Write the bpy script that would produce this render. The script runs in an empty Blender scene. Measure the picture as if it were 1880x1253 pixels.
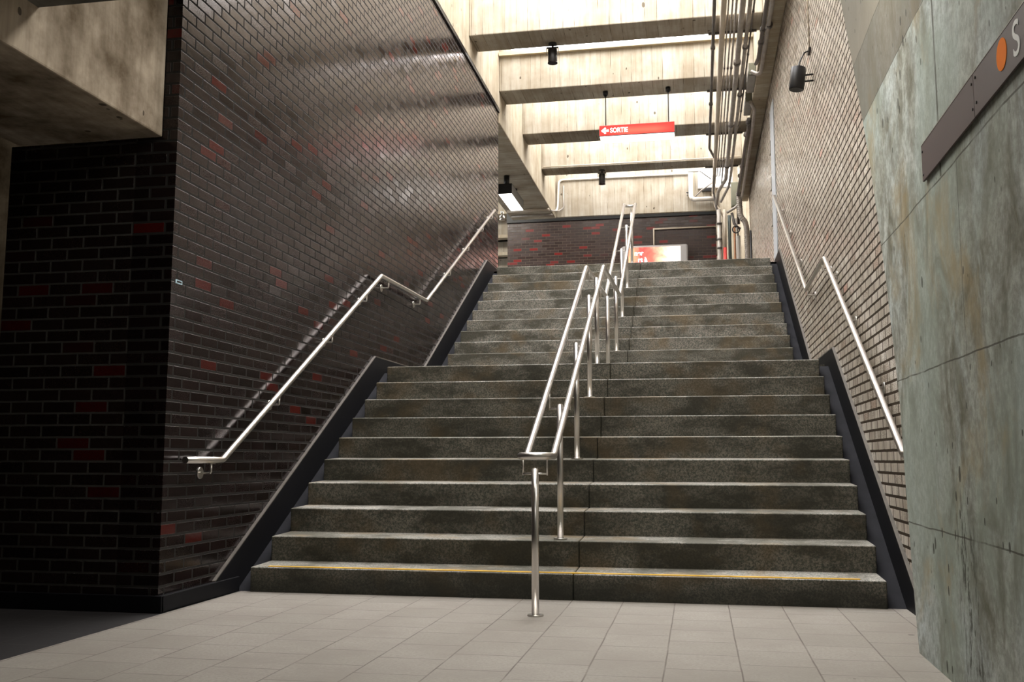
import bpy, bmesh, math, random
from mathutils import Vector, Matrix
random.seed(7)
S = bpy.context.scene
COL = S.collection
PI = math.pi

# ------------------------------------------------------------------ camera
f, pit, yaw, rol = 1805.5, .1193, .1864, .0007
c_, s_ = math.cos(yaw), math.sin(yaw)
F = Vector((-s_*math.cos(pit), c_*math.cos(pit), math.sin(pit)))
R0 = Vector((c_, s_, 0)); U0 = R0.cross(F)
R = R0*math.cos(rol) + U0*math.sin(rol); U = U0*math.cos(rol) - R0*math.sin(rol)
cam = bpy.data.cameras.new('camera'); co = bpy.data.objects.new('camera', cam); COL.objects.link(co)
m = Matrix.Identity(4)
for i in range(3):
    m[i][0] = R[i]; m[i][1] = U[i]; m[i][2] = -F[i]
m.translation = Vector((.701, -5.7887, .8143))
co.matrix_world = m
cam.sensor_fit = 'HORIZONTAL'; cam.sensor_width = 36; cam.lens = 36*f/1880
cam.clip_start = .05; cam.clip_end = 200
S.camera = co

# ------------------------------------------------------------------ world and lamps
w = bpy.data.worlds.new('world'); S.world = w; w.use_nodes = True
bgn = w.node_tree.nodes['Background']
bgn.inputs[0].default_value = (1.0, .985, .965, 1); bgn.inputs[1].default_value = 12.5

def area(name, loc, size, power, color, rot=(0, 0, 0)):
    l = bpy.data.lights.new(name, 'AREA'); l.shape = 'RECTANGLE'; l.size, l.size_y = size
    l.energy = power; l.color = color
    o = bpy.data.objects.new(name, l); COL.objects.link(o); o.location = loc; o.rotation_euler = rot
    return o
area('concourse_lamp', (.3, -1.35, 3.7), (2.6, .25), 84, (1, .965, .89))
area('concourse_lamp', (.9, -4.2, 3.7), (1.6, .25), 20, (1, .96, .9))
area('added_side_fill', (-4.9, -.6, 3.7), (1.2, .2), 4, (1, .9, .72))  # added unseen light that lifts the column at far left
area('unseen_landing_light', (-.8, 15.6, 7.0), (3.0, .3), 50, (1, .93, .82))
area('unseen_landing_light', (-4.7, 15.2, 7.2), (2.0, .6), 130, (1, .95, .86), (.45, 0, 0))  # added unseen light that brightens the ribbed wall
S.view_settings.view_transform = 'Standard'; S.view_settings.look = 'None'
S.view_settings.gamma = 1; S.view_settings.exposure = 0
S.view_settings.use_curve_mapping = False

# ------------------------------------------------------------------ helpers
def tag(o, label=None, cat=None, group=None, kind=None):
    if label: o['label'] = label
    if cat: o['category'] = cat
    if group: o['group'] = group
    if kind: o['kind'] = kind
    return o

def thing(name, label, cat, loc=(0, 0, 0), group=None):
    o = bpy.data.objects.new(name, None); COL.objects.link(o); o.location = loc
    o.empty_display_size = .1
    tag(o, label, cat, group); return o

class MB:
    def __init__(s): s.bm = bmesh.new()
    def face(s, pts, smooth=False):
        fc = s.bm.faces.new([s.bm.verts.new(p) for p in pts]); fc.smooth = smooth
    def box(s, a, b):
        x0, y0, z0 = [min(p, q) for p, q in zip(a, b)]; x1, y1, z1 = [max(p, q) for p, q in zip(a, b)]
        v = [s.bm.verts.new(p) for p in ((x0,y0,z0),(x1,y0,z0),(x1,y1,z0),(x0,y1,z0),(x0,y0,z1),(x1,y0,z1),(x1,y1,z1),(x0,y1,z1))]
        for q in ((0,3,2,1),(4,5,6,7),(0,1,5,4),(1,2,6,5),(2,3,7,6),(3,0,4,7)):
            s.bm.faces.new([v[i] for i in q])
        return s
    def prism(s, prof, ax, a, b):
        """extrude a 2-D profile along axis ax ('x': (y,z), 'y': (x,z), 'z': (x,y))"""
        def P(p, t):
            return {'x': (t, p[0], p[1]), 'y': (p[0], t, p[1]), 'z': (p[0], p[1], t)}[ax]
        A = [s.bm.verts.new(P(p, a)) for p in prof]; B = [s.bm.verts.new(P(p, b)) for p in prof]
        n = len(prof)
        s.bm.faces.new(A); s.bm.faces.new(B[::-1])
        for i in range(n):
            s.bm.faces.new([A[i], B[i], B[(i+1) % n], A[(i+1) % n]])
        return s
    def tube(s, pts, r, n=14, closed=False, cap=True):
        pts = [Vector(p) for p in pts]; N = len(pts); rings = []
        d0 = (pts[1]-pts[0]).normalized()
        ref = Vector((0, 0, 1)) if abs(d0.z) < .9 else Vector((1, 0, 0))
        u = d0.cross(ref).normalized(); v = u.cross(d0).normalized(); dprev = d0
        for i, p in enumerate(pts):
            if closed:
                da = (p-pts[i-1]).normalized(); db = (pts[(i+1) % N]-p).normalized()
            else:
                da = (p-pts[i-1]).normalized() if i else (pts[1]-p).normalized()
                db = (pts[i+1]-p).normalized() if i < N-1 else da
            q = dprev.rotation_difference(da); u = q @ u; v = q @ v; dprev = da
            nrm = (da+db).normalized(); ring = []
            for k in range(n):
                a = 2*PI*k/n; off = u*math.cos(a)*r + v*math.sin(a)*r
                den = da.dot(nrm)
                off = off - da*(off.dot(nrm)/den if abs(den) > .2 else 0)
                ring.append(s.bm.verts.new(p+off))
            rings.append(ring)
        rr = range(N) if closed else range(N-1)
        for i in rr:
            a, b = rings[i], rings[(i+1) % N]
            for k in range(n):
                fc = s.bm.faces.new([a[k], a[(k+1) % n], b[(k+1) % n], b[k]]); fc.smooth = True
        if cap and not closed:
            s.bm.faces.new(rings[0][::-1]); s.bm.faces.new(rings[-1])
        return s
    def cyl(s, a, b, r, n=20): return s.tube([a, b], r, n)
    def disc(s, c, nrm, r, th, n=24):
        c = Vector(c); nrm = Vector(nrm).normalized()
        return s.tube([c, c+nrm*th], r, n)
    def build(s, name, mat, parent=None, bevel=0, seg=2):
        bmesh.ops.recalc_face_normals(s.bm, faces=s.bm.faces)
        me = bpy.data.meshes.new(name); s.bm.to_mesh(me); s.bm.free()
        o = bpy.data.objects.new(name, me); COL.objects.link(o)
        for mm in (mat if isinstance(mat, (list, tuple)) else [mat]): me.materials.append(mm)
        if parent:
            o.parent = parent; o.matrix_parent_inverse = Matrix.Translation(-parent.location)
        if bevel:
            b = o.modifiers.new('bevel', 'BEVEL'); b.width = bevel; b.segments = seg; b.limit_method = 'ANGLE'; b.angle_limit = .6
        return o

def copy_tree(o, parent=None):
    c = o.copy(); COL.objects.link(c); c.parent = parent
    for ch in list(o.children): copy_tree(ch, c)
    return c

# ------------------------------------------------------------------ materials
class NT:
    def __init__(s, name):
        s.m = bpy.data.materials.new(name); s.m.use_nodes = True; s.t = s.m.node_tree; s.n = s.t.nodes
        s.b = s.n['Principled BSDF']
    def new(s, ty, **kw):
        x = s.n.new(ty)
        for k, v in kw.items(): setattr(x, k, v)
        return x
    def put(s, sock, v):
        if v is None: return
        if hasattr(v, 'node'): s.t.links.new(v, sock)
        else:
            if sock.type == 'RGBA' and len(v) == 3: v = (*v, 1)
            sock.default_value = v
    def math(s, op, a, b=None, c=None, clamp=False):
        x = s.new('ShaderNodeMath', operation=op, use_clamp=clamp)
        for i, q in enumerate((a, b, c)): s.put(x.inputs[i], q) if q is not None else None
        return x.outputs[0]
    def mix(s, fac, a, b, mode='MIX'):
        x = s.new('ShaderNodeMix', data_type='RGBA', blend_type=mode)
        s.put(x.inputs[0], fac); s.put(x.inputs[6], a); s.put(x.inputs[7], b); return x.outputs[2]
    def ramp(s, fac, stops, interp='LINEAR'):
        x = s.new('ShaderNodeValToRGB'); cr = x.color_ramp; cr.interpolation = interp
        while len(cr.elements) < len(stops): cr.elements.new(.5)
        for e, (p, c) in zip(cr.elements, stops):
            e.position = p; e.color = (c, c, c, 1) if isinstance(c, (int, float)) else (*c, 1)
        s.put(x.inputs[0], fac); return x.outputs[0]
    def noise(s, vec, scale, detail=4, rough=.55, dist=0):
        x = s.new('ShaderNodeTexNoise'); s.put(x.inputs['Vector'], vec)
        x.inputs['Scale'].default_value = scale; x.inputs['Detail'].default_value = detail
        x.inputs['Roughness'].default_value = rough; x.inputs['Distortion'].default_value = dist
        return x.outputs[0]
    def scale(s, vec, k):
        x = s.new('ShaderNodeVectorMath', operation='MULTIPLY'); s.put(x.inputs[0], vec); x.inputs[1].default_value = k
        return x.outputs[0]
    def comb(s, a, b, c=0.0):
        x = s.new('ShaderNodeCombineXYZ'); s.put(x.inputs[0], a); s.put(x.inputs[1], b); s.put(x.inputs[2], c); return x.outputs[0]
    def pos(s):
        tc = s.new('ShaderNodeTexCoord'); sp = s.new('ShaderNodeSeparateXYZ'); s.put(sp.inputs[0], tc.outputs['Object'])
        return tc.outputs['Object'], sp.outputs
    def facing(s):
        g = s.new('ShaderNodeNewGeometry'); sp = s.new('ShaderNodeSeparateXYZ'); s.put(sp.inputs[0], g.outputs['True Normal'])
        ax = s.math('GREATER_THAN', s.math('ABSOLUTE', sp.outputs[0]), .5)
        az = s.math('GREATER_THAN', s.math('ABSOLUTE', sp.outputs[2]), .5)
        return ax, az
    def mixf(s, fac, a, b):
        x = s.new('ShaderNodeMix', data_type='FLOAT'); s.put(x.inputs[0], fac); s.put(x.inputs[2], a); s.put(x.inputs[3], b); return x.outputs[0]
    def bump(s, h, strength=.3, dist=.01, nrm=None):
        x = s.new('ShaderNodeBump'); x.inputs['Strength'].default_value = strength; x.inputs['Distance'].default_value = dist
        s.put(x.inputs['Height'], h)
        if nrm is not None: s.put(x.inputs['Normal'], nrm)
        return x.outputs[0]
    def out(s, col=None, rough=None, nrm=None, metal=None, spec=None, emi=None, es=None):
        for k, v in (('Base Color', col), ('Roughness', rough), ('Normal', nrm), ('Metallic', metal), ('Specular IOR Level', spec), ('Emission Color', emi), ('Emission Strength', es)):
            if v is not None: s.put(s.b.inputs[k], v)
        return s.m

def brick_mat(name, body, red_from, mortar, rlo, rhi, spec=.5, mortar_size=.0045, redcol=(.13, .012, .012), off=(0, 0), tilt=.25, fineb=.22, streak=0, glaze=0):
    t = NT(name); v, (x, y, z) = t.pos(); ax, az = t.facing()
    u = t.math('ADD', t.mixf(ax, x, y), off[0]); vv = t.math('ADD', t.mixf(az, z, y), off[1])
    uv = t.comb(u, vv)
    wob = t.new('ShaderNodeVectorMath', operation='MULTIPLY_ADD')
    nz = t.new('ShaderNodeTexNoise'); t.put(nz.inputs['Vector'], v); nz.inputs['Scale'].default_value = 9
    t.put(wob.inputs[0], nz.outputs[1]); wob.inputs[1].default_value = (.004, .004, 0); t.put(wob.inputs[2], uv)
    b = t.new('ShaderNodeTexBrick', offset=.5, squash=1)
    t.put(b.inputs['Vector'], wob.outputs[0])
    b.inputs['Color1'].default_value = (0, 0, 0, 1); b.inputs['Color2'].default_value = (1, 1, 1, 1); b.inputs['Mortar'].default_value = (.5, .5, .5, 1)
    b.inputs['Scale'].default_value = 1; b.inputs['Mortar Size'].default_value = mortar_size
    b.inputs['Mortar Smooth'].default_value = .15; b.inputs['Bias'].default_value = 0
    b.inputs['Brick Width'].default_value = .2; b.inputs['Row Height'].default_value = .0667
    rnd = b.outputs['Color']; mask = b.outputs['Fac']
    stops = [(0, body[0]), (.3, body[1]), (.6, body[2]), (red_from-.02, body[3] if len(body) > 3 else body[1]), (red_from, redcol), (1, (redcol[0]*1.6, redcol[1], redcol[2]))]
    col = t.ramp(rnd, stops)
    fine = t.noise(v, 160, 3)
    col = t.mix(t.ramp(fine, [(.35, .0), (.7, .5)]), col, (body[2][0]*1.35, body[2][1]*1.35, body[2][2]*1.35))
    if streak:
        sn = t.noise(t.comb(t.math('MULTIPLY', u, 30), t.math('MULTIPLY', vv, 4), t.math('MULTIPLY', rnd, 17)), 1, 2, .5)
        col = t.mix(t.ramp(sn, [(.38, streak), (.58, 0)]), col, (.20, .15, .10))
    dirt = t.noise(v, 1.3, 5)
    mcol = t.mix(t.ramp(dirt, [(.35, 0), (.7, 1)]), mortar, tuple(q*.6 for q in mortar))
    col = t.mix(mask, col, mcol)
    r2 = t.math('FRACT', t.math('MULTIPLY', rnd, 7.31))
    rough = t.mixf(r2, rlo, rhi)
    rough = t.math('ADD', rough, t.math('MULTIPLY', t.math('SUBTRACT', fine, .5), .2))
    rough = t.mixf(mask, rough, .9)
    # brick face tilt: each brick sits slightly differently
    h = t.math('SUBTRACT', 1.0, mask)
    n1 = t.bump(h, .75, .006)
    n2 = t.bump(t.noise(v, 60, 3, .6), fineb, .004, n1)
    n3 = t.bump(t.noise(v, 7, 2), tilt, .02, n2)
    if glaze:
        # glazed brick: dark body under a clear glaze with a compact highlight
        df = t.new('ShaderNodeBsdfDiffuse'); t.put(df.inputs['Color'], col); t.put(df.inputs['Normal'], n3)
        gl = t.new('ShaderNodeBsdfAnisotropic', distribution='BECKMANN'); t.put(gl.inputs['Color'], (1, .95, .96))
        t.put(gl.inputs['Roughness'], rough); t.put(gl.inputs['Normal'], n3)
        fr = t.new('ShaderNodeFresnel'); fr.inputs['IOR'].default_value = glaze; t.put(fr.inputs['Normal'], n3)
        ms = t.new('ShaderNodeMixShader'); t.put(ms.inputs[0], t.math('MULTIPLY', fr.outputs[0], t.mixf(mask, 1.0, .1)))
        t.t.links.new(df.outputs[0], ms.inputs[1]); t.t.links.new(gl.outputs[0], ms.inputs[2])
        t.t.links.new(ms.outputs[0], t.n['Material Output'].inputs['Surface'])
        return t.m
    return t.out(col, rough, n3, spec=t.mixf(mask, spec, .1))

def concrete_mat(name, base, dark, light, board=.15, soffit='x', rough=.85, pit=1.0, stain=1.0, grain=1.0):
    t = NT(name); v, (x, y, z) = t.pos(); ax, az = t.facing()
    uh = x if soffit == 'x' else y; vh = y if soffit == 'x' else x
    u = t.mixf(az, t.mixf(ax, x, y), uh); vv = t.mixf(az, z, vh)
    wn = t.new('ShaderNodeTexWhiteNoise', noise_dimensions='1D')
    uj = t.math('ADD', u, t.math('MULTIPLY', t.math('SUBTRACT', t.noise(v, .8, 1), .5), .03))
    ub = t.math('DIVIDE', uj, board)
    t.put(wn.inputs['W'], t.math('FLOOR', ub)); rnd = wn.outputs[0]
    fr = t.math('FRACT', ub)
    edge = t.math('LESS_THAN', t.math('MINIMUM', fr, t.math('SUBTRACT', 1.0, fr)), .03)
    brk = t.noise(t.comb(u, t.math('MULTIPLY', vv, .8), rnd), 4, 2)
    edge = t.math('MULTIPLY', edge, t.ramp(brk, [(.45, 0), (.62, 1)]))
    streak = t.noise(t.comb(t.math('MULTIPLY', u, 26), t.math('MULTIPLY', vv, 1.3), t.math('MULTIPLY', rnd, 9)), 1, 5, .6)
    cloud = t.noise(v, 2.2, 6, .62)
    col = t.mix(t.ramp(rnd, [(0, .0), (1, 1.0)]), base, light)
    col = t.mix(t.ramp(streak, [(.3, .55*grain), (.62, 0)]), col, dark)
    col = t.mix(t.ramp(cloud, [(.35, .75*stain), (.6, 0)]), col, dark)
    col = t.mix(t.math('MULTIPLY', edge, .75), col, tuple(q*.45 for q in dark))
    vo = t.new('ShaderNodeTexVoronoi'); t.put(vo.inputs['Vector'], t.scale(v, (1, 1, .6))); vo.inputs['Scale'].default_value = 9
    pn = t.noise(v, 5, 2)
    pm = t.math('MULTIPLY', t.math('LESS_THAN', vo.outputs['Distance'], t.math('MULTIPLY', t.ramp(pn, [(.5, 0), (.75, .2)]), pit)), .8)
    col = t.mix(pm, col, tuple(q*.3 for q in dark))
    h = t.math('ADD', t.math('MULTIPLY', streak, .5), t.math('SUBTRACT', t.math('MULTIPLY', rnd, .4), t.math('ADD', pm, edge)))
    return t.out(col, rough, t.bump(h, .45, .008), spec=.25)

def plain(name, col, rough=.5, metal=0, spec=.5, var=.0, nscale=20):
    t = NT(name)
    v, _ = t.pos()
    n = t.noise(v, nscale, 4)
    cc = t.mix(t.ramp(n, [(.3, 1), (.7, 0)]), col, tuple(q*(1-max(var, .06)) for q in col))
    return t.out(cc, rough, metal=float(metal), spec=spec)

def emit(name, col, st):
    t = NT(name); return t.out((.8, .8, .8), .4, emi=col, es=float(st))

M = {}
M['brick_dark'] = brick_mat('dark_glazed_brick', [(.003, .002, .002), (.006, .0035, .0036), (.010, .0055, .0055), (.006, .003, .003)], .955, (.028, .0265, .0245), .16, .29, .28, redcol=(.045, .004, .003), tilt=.07, mortar_size=.0075, fineb=.09, glaze=1.43)
M['brick_front'] = brick_mat('dark_brick_front', [(.006, .004, .004), (.010, .006, .005), (.015, .009, .008), (.009, .005, .005)], .955, (.065, .062, .056), .2, .35, .5, redcol=(.035, .003, .003), mortar_size=.006, glaze=1.4)
M['dark_concrete'] = concrete_mat('shaded_beam_concrete', (.13, .125, .11), (.04, .035, .03), (.16, .155, .14), 9.0, 'x', grain=.5)  # shade on the overhead cross beam is put into this darker colour
M['brick_far'] = brick_mat('far_brick', [(.016, .009, .008), (.026, .014, .012), (.038, .021, .018), (.02, .011, .009)], .92, (.15, .12, .10), .3, .5, .4, redcol=(.14, .006, .006))
M['brick_sheen'] = brick_mat('sheen_toned_brick', [(.52, .46, .39), (.44, .38, .315), (.60, .55, .48), (.36, .295, .235)], .99, (.05, .035, .022), .25, .4, 1.0, redcol=(.42, .27, .2), mortar_size=.009, streak=.6, fineb=.4)  # grazing sheen of dark glazed brick is painted in as a tan colour
M['beam'] = concrete_mat('board_formed_concrete', (.375, .335, .27), (.17, .118, .062), (.455, .42, .36), .15, 'x', stain=.55, grain=.7, pit=1.3)
M['girder'] = concrete_mat('girder_concrete', (.40, .345, .26), (.17, .12, .065), (.49, .435, .345), .13, 'y', stain=.6, grain=.8)
M['old_beam'] = concrete_mat('weathered_concrete', (.46, .385, .30), (.10, .07, .04), (.54, .46, .37), 9.0, 'x', stain=1.3, pit=1.6, grain=.6)
M['ceiling'] = concrete_mat('ceiling_concrete', (.3, .26, .2), (.14, .11, .07), (.36, .31, .24), .2, 'x')

# greenish concrete of the slab wall, with its pours, joints and pits
def slab_mat():
    t = NT('green_grey_concrete'); v, (x, y, z) = t.pos()
    c1 = t.noise(v, 1.1, 7, .62, .4); c2 = t.noise(t.scale(v, (1, 1, .6)), 3.2, 8, .68, .9); c3 = t.noise(v, 26, 8, .72)
    col = t.mix(t.ramp(c1, [(.35, 0), (.65, 1)]), (.30, .31, .255), (.52, .545, .51))
    col = t.mix(t.ramp(c2, [(.36, .95), (.56, 0)]), col, (.11, .10, .06))
    col = t.mix(t.ramp(t.noise(t.scale(v, (1, 1.2, .75)), 1.5, 6, .6, 1.2), [(.48, 0), (.66, .7)]), col, (.58, .65, .66))
    col = t.mix(t.ramp(c3, [(.42, .5), (.6, 0)]), col, (.10, .10, .07))
    col = t.mix(t.ramp(t.noise(v, .8, 4, .6, .8), [(.45, 0), (.6, .55)]), col, (.30, .355, .305))
    col = t.mix(t.ramp(t.noise(t.scale(v, (1, 1, .8)), 1.9, 5, .65, .5), [(.54, 0), (.66, .55)]), col, (.34, .26, .13))
    # upper pour is browner and darker
    up = t.math('MULTIPLY', t.math('GREATER_THAN', z, t.math('ADD', 2.6, t.math('MULTIPLY', t.math('SUBTRACT', t.noise(v, 6, 2), .5), .02))), .78)
    col = t.mix(up, col, (.115, .098, .07))
    up2 = t.math('MULTIPLY', t.math('GREATER_THAN', z, 3.0), .5)
    col = t.mix(up2, col, (.25, .22, .17))
    # horizontal construction joints
    J = None
    wv = t.math('MULTIPLY', t.math('SUBTRACT', t.noise(v, 3, 3), .5), .02)
    for zz, wd in ((.543, .003), (1.164, .003), (1.846, .0035), (2.6, .003), (3.0, .003)):
        d = t.math('LESS_THAN', t.math('ABSOLUTE', t.math('SUBTRACT', t.math('ADD', z, wv), zz)), wd)
        J = d if J is None else t.math('MAXIMUM', J, d)
    # vertical joint above 1.846, and its fainter run down
    yj = t.math('ADD', y, t.math('MULTIPLY', t.math('SUBTRACT', t.noise(v, 2, 2), .5), .02))
    for yy, z0, z1, wd in ((-2.03, 1.85, 2.6, .011), (-2.25, 1.16, 1.85, .003), (-1.32, 1.85, 2.6, .002)):
        d = t.math('LESS_THAN', t.math('ABSOLUTE', t.math('SUBTRACT', yj, yy)), wd)
        d = t.math('MULTIPLY', d, t.math('MULTIPLY', t.math('GREATER_THAN', z, z0), t.math('LESS_THAN', z, z1)))
        J = t.math('MAXIMUM', J, d)
    J = t.math('MULTIPLY', J, t.ramp(t.noise(v, 5, 3), [(.3, .25), (.5, 1)]))
    col = t.mix(t.math('MULTIPLY', J, .8), col, (.045, .04, .028))
    vo = t.new('ShaderNodeTexVoronoi'); t.put(vo.inputs['Vector'], t.scale(v, (1, 1, .5))); vo.inputs['Scale'].default_value = 16
    pm = t.math('LESS_THAN', vo.outputs['Distance'], t.ramp(t.noise(v, 5.2, 2), [(.42, 0), (.8, .3)]))
    col = t.mix(t.math('MULTIPLY', pm, .85), col, (.03, .03, .02))
    # black drip marks low down near the camera side
    dm = t.ramp(t.noise(t.scale(v, (1, 14, 3.2)), 2.2, 5, .7), [(.53, 0), (.58, 1)])
    yc = t.math('ABSOLUTE', t.math('ADD', y, t.math('ADD', 2.17, t.math('MULTIPLY', z, -.12))))
    reg = t.math('MULTIPLY', t.ramp(yc, [(.05, 1), (.2, 0)]), t.ramp(z, [(.55, 1), (.85, 0)]))
    col = t.mix(t.math('MULTIPLY', t.math('MULTIPLY', dm, reg), .85), col, (.03, .028, .018))
    h = t.math('ADD', t.math('MULTIPLY', c3, .3), t.math('MULTIPLY', t.math('ADD', pm, J), -1.2))
    return t.out(col, .75, t.bump(h, .5, .006), spec=.3)
M['slab'] = slab_mat()

def granite_mat():
    t = NT('grey_granite'); v, (x, y, z) = t.pos()
    sp = t.noise(v, 75, 5, .85); sp2 = t.noise(v, 140, 4, .8)
    blk = t.new('ShaderNodeTexWhiteNoise', noise_dimensions='2D')
    t.put(blk.inputs['Vector'], t.comb(t.math('FLOOR', t.math('DIVIDE', t.math('ADD', y, .005), .2965)), t.math('GREATER_THAN', x, -.03)))
    br = blk.outputs[0]
    col = t.mix(t.ramp(sp, [(.45, 0), (.5, .5), (.56, 1)]), (.14, .162, .145), (.56, .505, .46))
    col = t.mix(t.ramp(sp2, [(.35, .65), (.5, 0)]), col, (.05, .046, .038))
    low = t.noise(t.scale(v, (1, 1, 2.2)), 1.9, 8, .68)
    col = t.mix(t.ramp(low, [(.42, .85), (.56, 0)]), col, (.07, .066, .048))
    col = t.mix(t.math('MULTIPLY', br, .35), col, (.10, .095, .07))
    col = t.mix(t.ramp(t.noise(v, 3.1, 3), [(.52, 0), (.68, .55)]), col, (.24, .17, .09))
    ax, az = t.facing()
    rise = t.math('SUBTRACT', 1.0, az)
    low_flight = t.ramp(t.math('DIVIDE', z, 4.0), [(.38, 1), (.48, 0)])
    riser_tone = t.math('MULTIPLY', rise, t.mixf(low_flight, .42, .80))  # vertical faces darker than treads, most in the lower flight
    col = t.mix(riser_tone, col, (.22, .21, .16), 'MULTIPLY')
    # darker, uneven tone along the foot of the first riser
    d1 = t.math('MULTIPLY', t.ramp(t.math('ADD', z, t.math('MULTIPLY', t.math('SUBTRACT', t.noise(v, 5, 4), .5), .16)), [(.06, 1), (.14, 0)]), .7)
    col = t.mix(d1, col, (.02, .021, .016))
    return t.out(col, .62, t.bump(sp, .25, .002), spec=.35)
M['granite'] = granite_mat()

def floor_mat():
    t = NT('granite_floor_tiles'); v, (x, y, z) = t.pos()
    off = t.math('MULTIPLY', t.math('SUBTRACT', t.noise(v, 2.5, 2), .5), .008)
    uv = t.comb(t.math('ADD', t.math('ADD', y, off), 10.05), t.math('ADD', t.math('ADD', x, off), 9.995 - .0))
    b = t.new('ShaderNodeTexBrick', offset=.42); t.put(b.inputs['Vector'], uv)
    b.inputs['Color1'].default_value = (0, 0, 0, 1); b.inputs['Color2'].default_value = (1, 1, 1, 1); b.inputs['Mortar'].default_value = (.5, .5, .5, 1)
    b.inputs['Scale'].default_value = 1; b.inputs['Mortar Size'].default_value = .0042; b.inputs['Mortar Smooth'].default_value = .6
    b.inputs['Brick Width'].default_value = .3; b.inputs['Row Height'].default_value = .293
    sp = t.noise(v, 70, 6, .75); low = t.noise(v, 1.9, 8, .66)
    col = t.mix(b.outputs['Color'], (.28, .26, .23), (.325, .30, .27))
    col = t.mix(t.ramp(sp, [(.38, .6), (.56, 0)]), col, (.21, .185, .16))
    col = t.mix(t.ramp(low, [(.38, .75), (.58, 0)]), col, (.235, .21, .185))
    jm = t.math('MULTIPLY', b.outputs['Fac'], t.ramp(t.noise(v, 3.5, 3), [(.3, .35), (.6, .95)]))
    col = t.mix(jm, col, (.10, .08, .07))
    spots = t.new('ShaderNodeTexVoronoi'); t.put(spots.inputs['Vector'], v); spots.inputs['Scale'].default_value = 2.6
    sm = t.math('LESS_THAN', spots.outputs['Distance'], t.ramp(t.noise(v, 3, 2), [(.5, 0), (.8, .09)]))
    col = t.mix(t.math('MULTIPLY', sm, .8), col, (.07, .055, .05))
    right = t.ramp(t.math('ADD', x, t.math('MULTIPLY', t.math('SUBTRACT', t.noise(v, 2.2, 4), .5), .3)), [(1.12, 0), (1.3, .35)])
    h = t.math('SUBTRACT', t.math('MULTIPLY', sp, .3), b.outputs['Fac'])
    return t.out(col, .55, t.bump(h, .3, .003), spec=.35)
M['floor'] = floor_mat()

def slate_mat():
    t = NT('dark_slate_tiles'); v, (x, y, z) = t.pos()
    b = t.new('ShaderNodeTexBrick', offset=.5); t.put(b.inputs['Vector'], t.comb(t.math('ADD', y, 10.05), t.math('ADD', x, 9.995)))
    b.inputs['Color1'].default_value = (0, 0, 0, 1); b.inputs['Color2'].default_value = (1, 1, 1, 1); b.inputs['Mortar'].default_value = (.5, .5, .5, 1)
    b.inputs['Scale'].default_value = 1; b.inputs['Mortar Size'].default_value = .003
    b.inputs['Brick Width'].default_value = .3; b.inputs['Row Height'].default_value = .293
    col = t.mix(t.noise(v, 60, 4), (.012, .011, .012), (.03, .027, .028))
    col = t.mix(b.outputs['Fac'], col, (.05, .045, .045))
    return t.out(col, .6, t.bump(t.noise(v, 90, 3), .2, .003), spec=.3)
M['slate'] = slate_mat()

def steel_mat():
    t = NT('brushed_stainless_steel'); v, (x, y, z) = t.pos()
    n = t.noise(t.scale(v, (60, 60, 60)), 3, 3)
    return t.out((.66, .63, .60), t.mixf(n, .27, .31), metal=1.0)
M['steel'] = steel_mat()
M['plate'] = plain('black_slate_skirting', (.008, .008, .010), .55, 0, .12, .4, 3)
M['gutter'] = plain('grey_slate_gutter', (.022, .022, .027), .72, 0, .1, .4, 5)
M['cap'] = plain('skirting_cap', (.13, .115, .10), .5, 0, .4, .3, 12)
M['black'] = plain('black_metal', (.012, .012, .014), .38, .3, .5, .2, 10)
M['black_band'] = plain('black_trim_metal', (.006, .007, .008), .5, 0, .4, .3, 4)
M['lens'] = plain('dark_lens', (.01, .006, .006), .15)
M['pipe_grey'] = plain('grey_conduit', (.42, .38, .34), .45, .1, .5, .3, 9)
M['pipe_dark'] = plain('dark_conduit', (.15, .135, .125), .45, .2, .5, .3, 9)
M['batten'] = plain('lamp_batten', (.42, .34, .22), .6)
M['pipe_cream'] = plain('cream_painted_pipe', (.62, .54, .44), .5, 0, .5, .15, 6)
M['pipe_white'] = plain('white_painted_pipe', (.72, .68, .62), .45, 0, .5, .1, 6)
M['pipe_brown'] = plain('copper_brown_pipe', (.30, .13, .05), .45, .3, .5, .3, 12)
M['pipe_green'] = plain('dark_green_pipe', (.05, .07, .06), .45, 0, .5, .2, 12)
M['red_paint'] = plain('red_paint', (.65, .03, .02), .45)
M['box_grey'] = plain('junction_box_paint', (.33, .31, .28), .5, .2, .5, .2, 5)
M['box_green'] = plain('grey_green_enclosure', (.19, .19, .14), .5, .1, .5, .2, 5)
M['trunk'] = plain('blue_grey_trunking', (.45, .48, .52), .5, 0, .4, .1, 3)
M['yellow'] = plain('yellow_paint', (.80, .46, .04), .6, 0, .3, .25, 30)
M['sign_brown'] = plain('brown_sign_metal', (.075, .052, .050), .55, .0, .5, .15, 2)
M['sign_edge'] = plain('sign_edge', (.25, .24, .22), .35, .6)
M['orange'] = plain('orange_sign_paint', (.88, .21, .0), .7, 0, .1)
M['white_paint'] = plain('white_sign_paint', (.85, .85, .82), .7, 0, .1)
M['frame_grey'] = plain('light_grey_frame', (.45, .43, .43), .45)
M['tube_light'] = emit('fluorescent_tube', (.92, .93, 1.0), 14)
M['diffuser'] = emit('lamp_diffuser', (1.0, .98, .93), 5)
M['sortie_under'] = emit('sign_bottom_diffuser', (1.0, .98, .95), 2.6)
M['sortie_text'] = emit('sign_lettering', (1.0, .95, .92), 1.6)
M['window_glow'] = emit('bright_opening', (1.0, .98, .95), 2.2)
M['sticker_b'] = plain('blue_white_sticker', (.45, .62, .72), .4)

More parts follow.
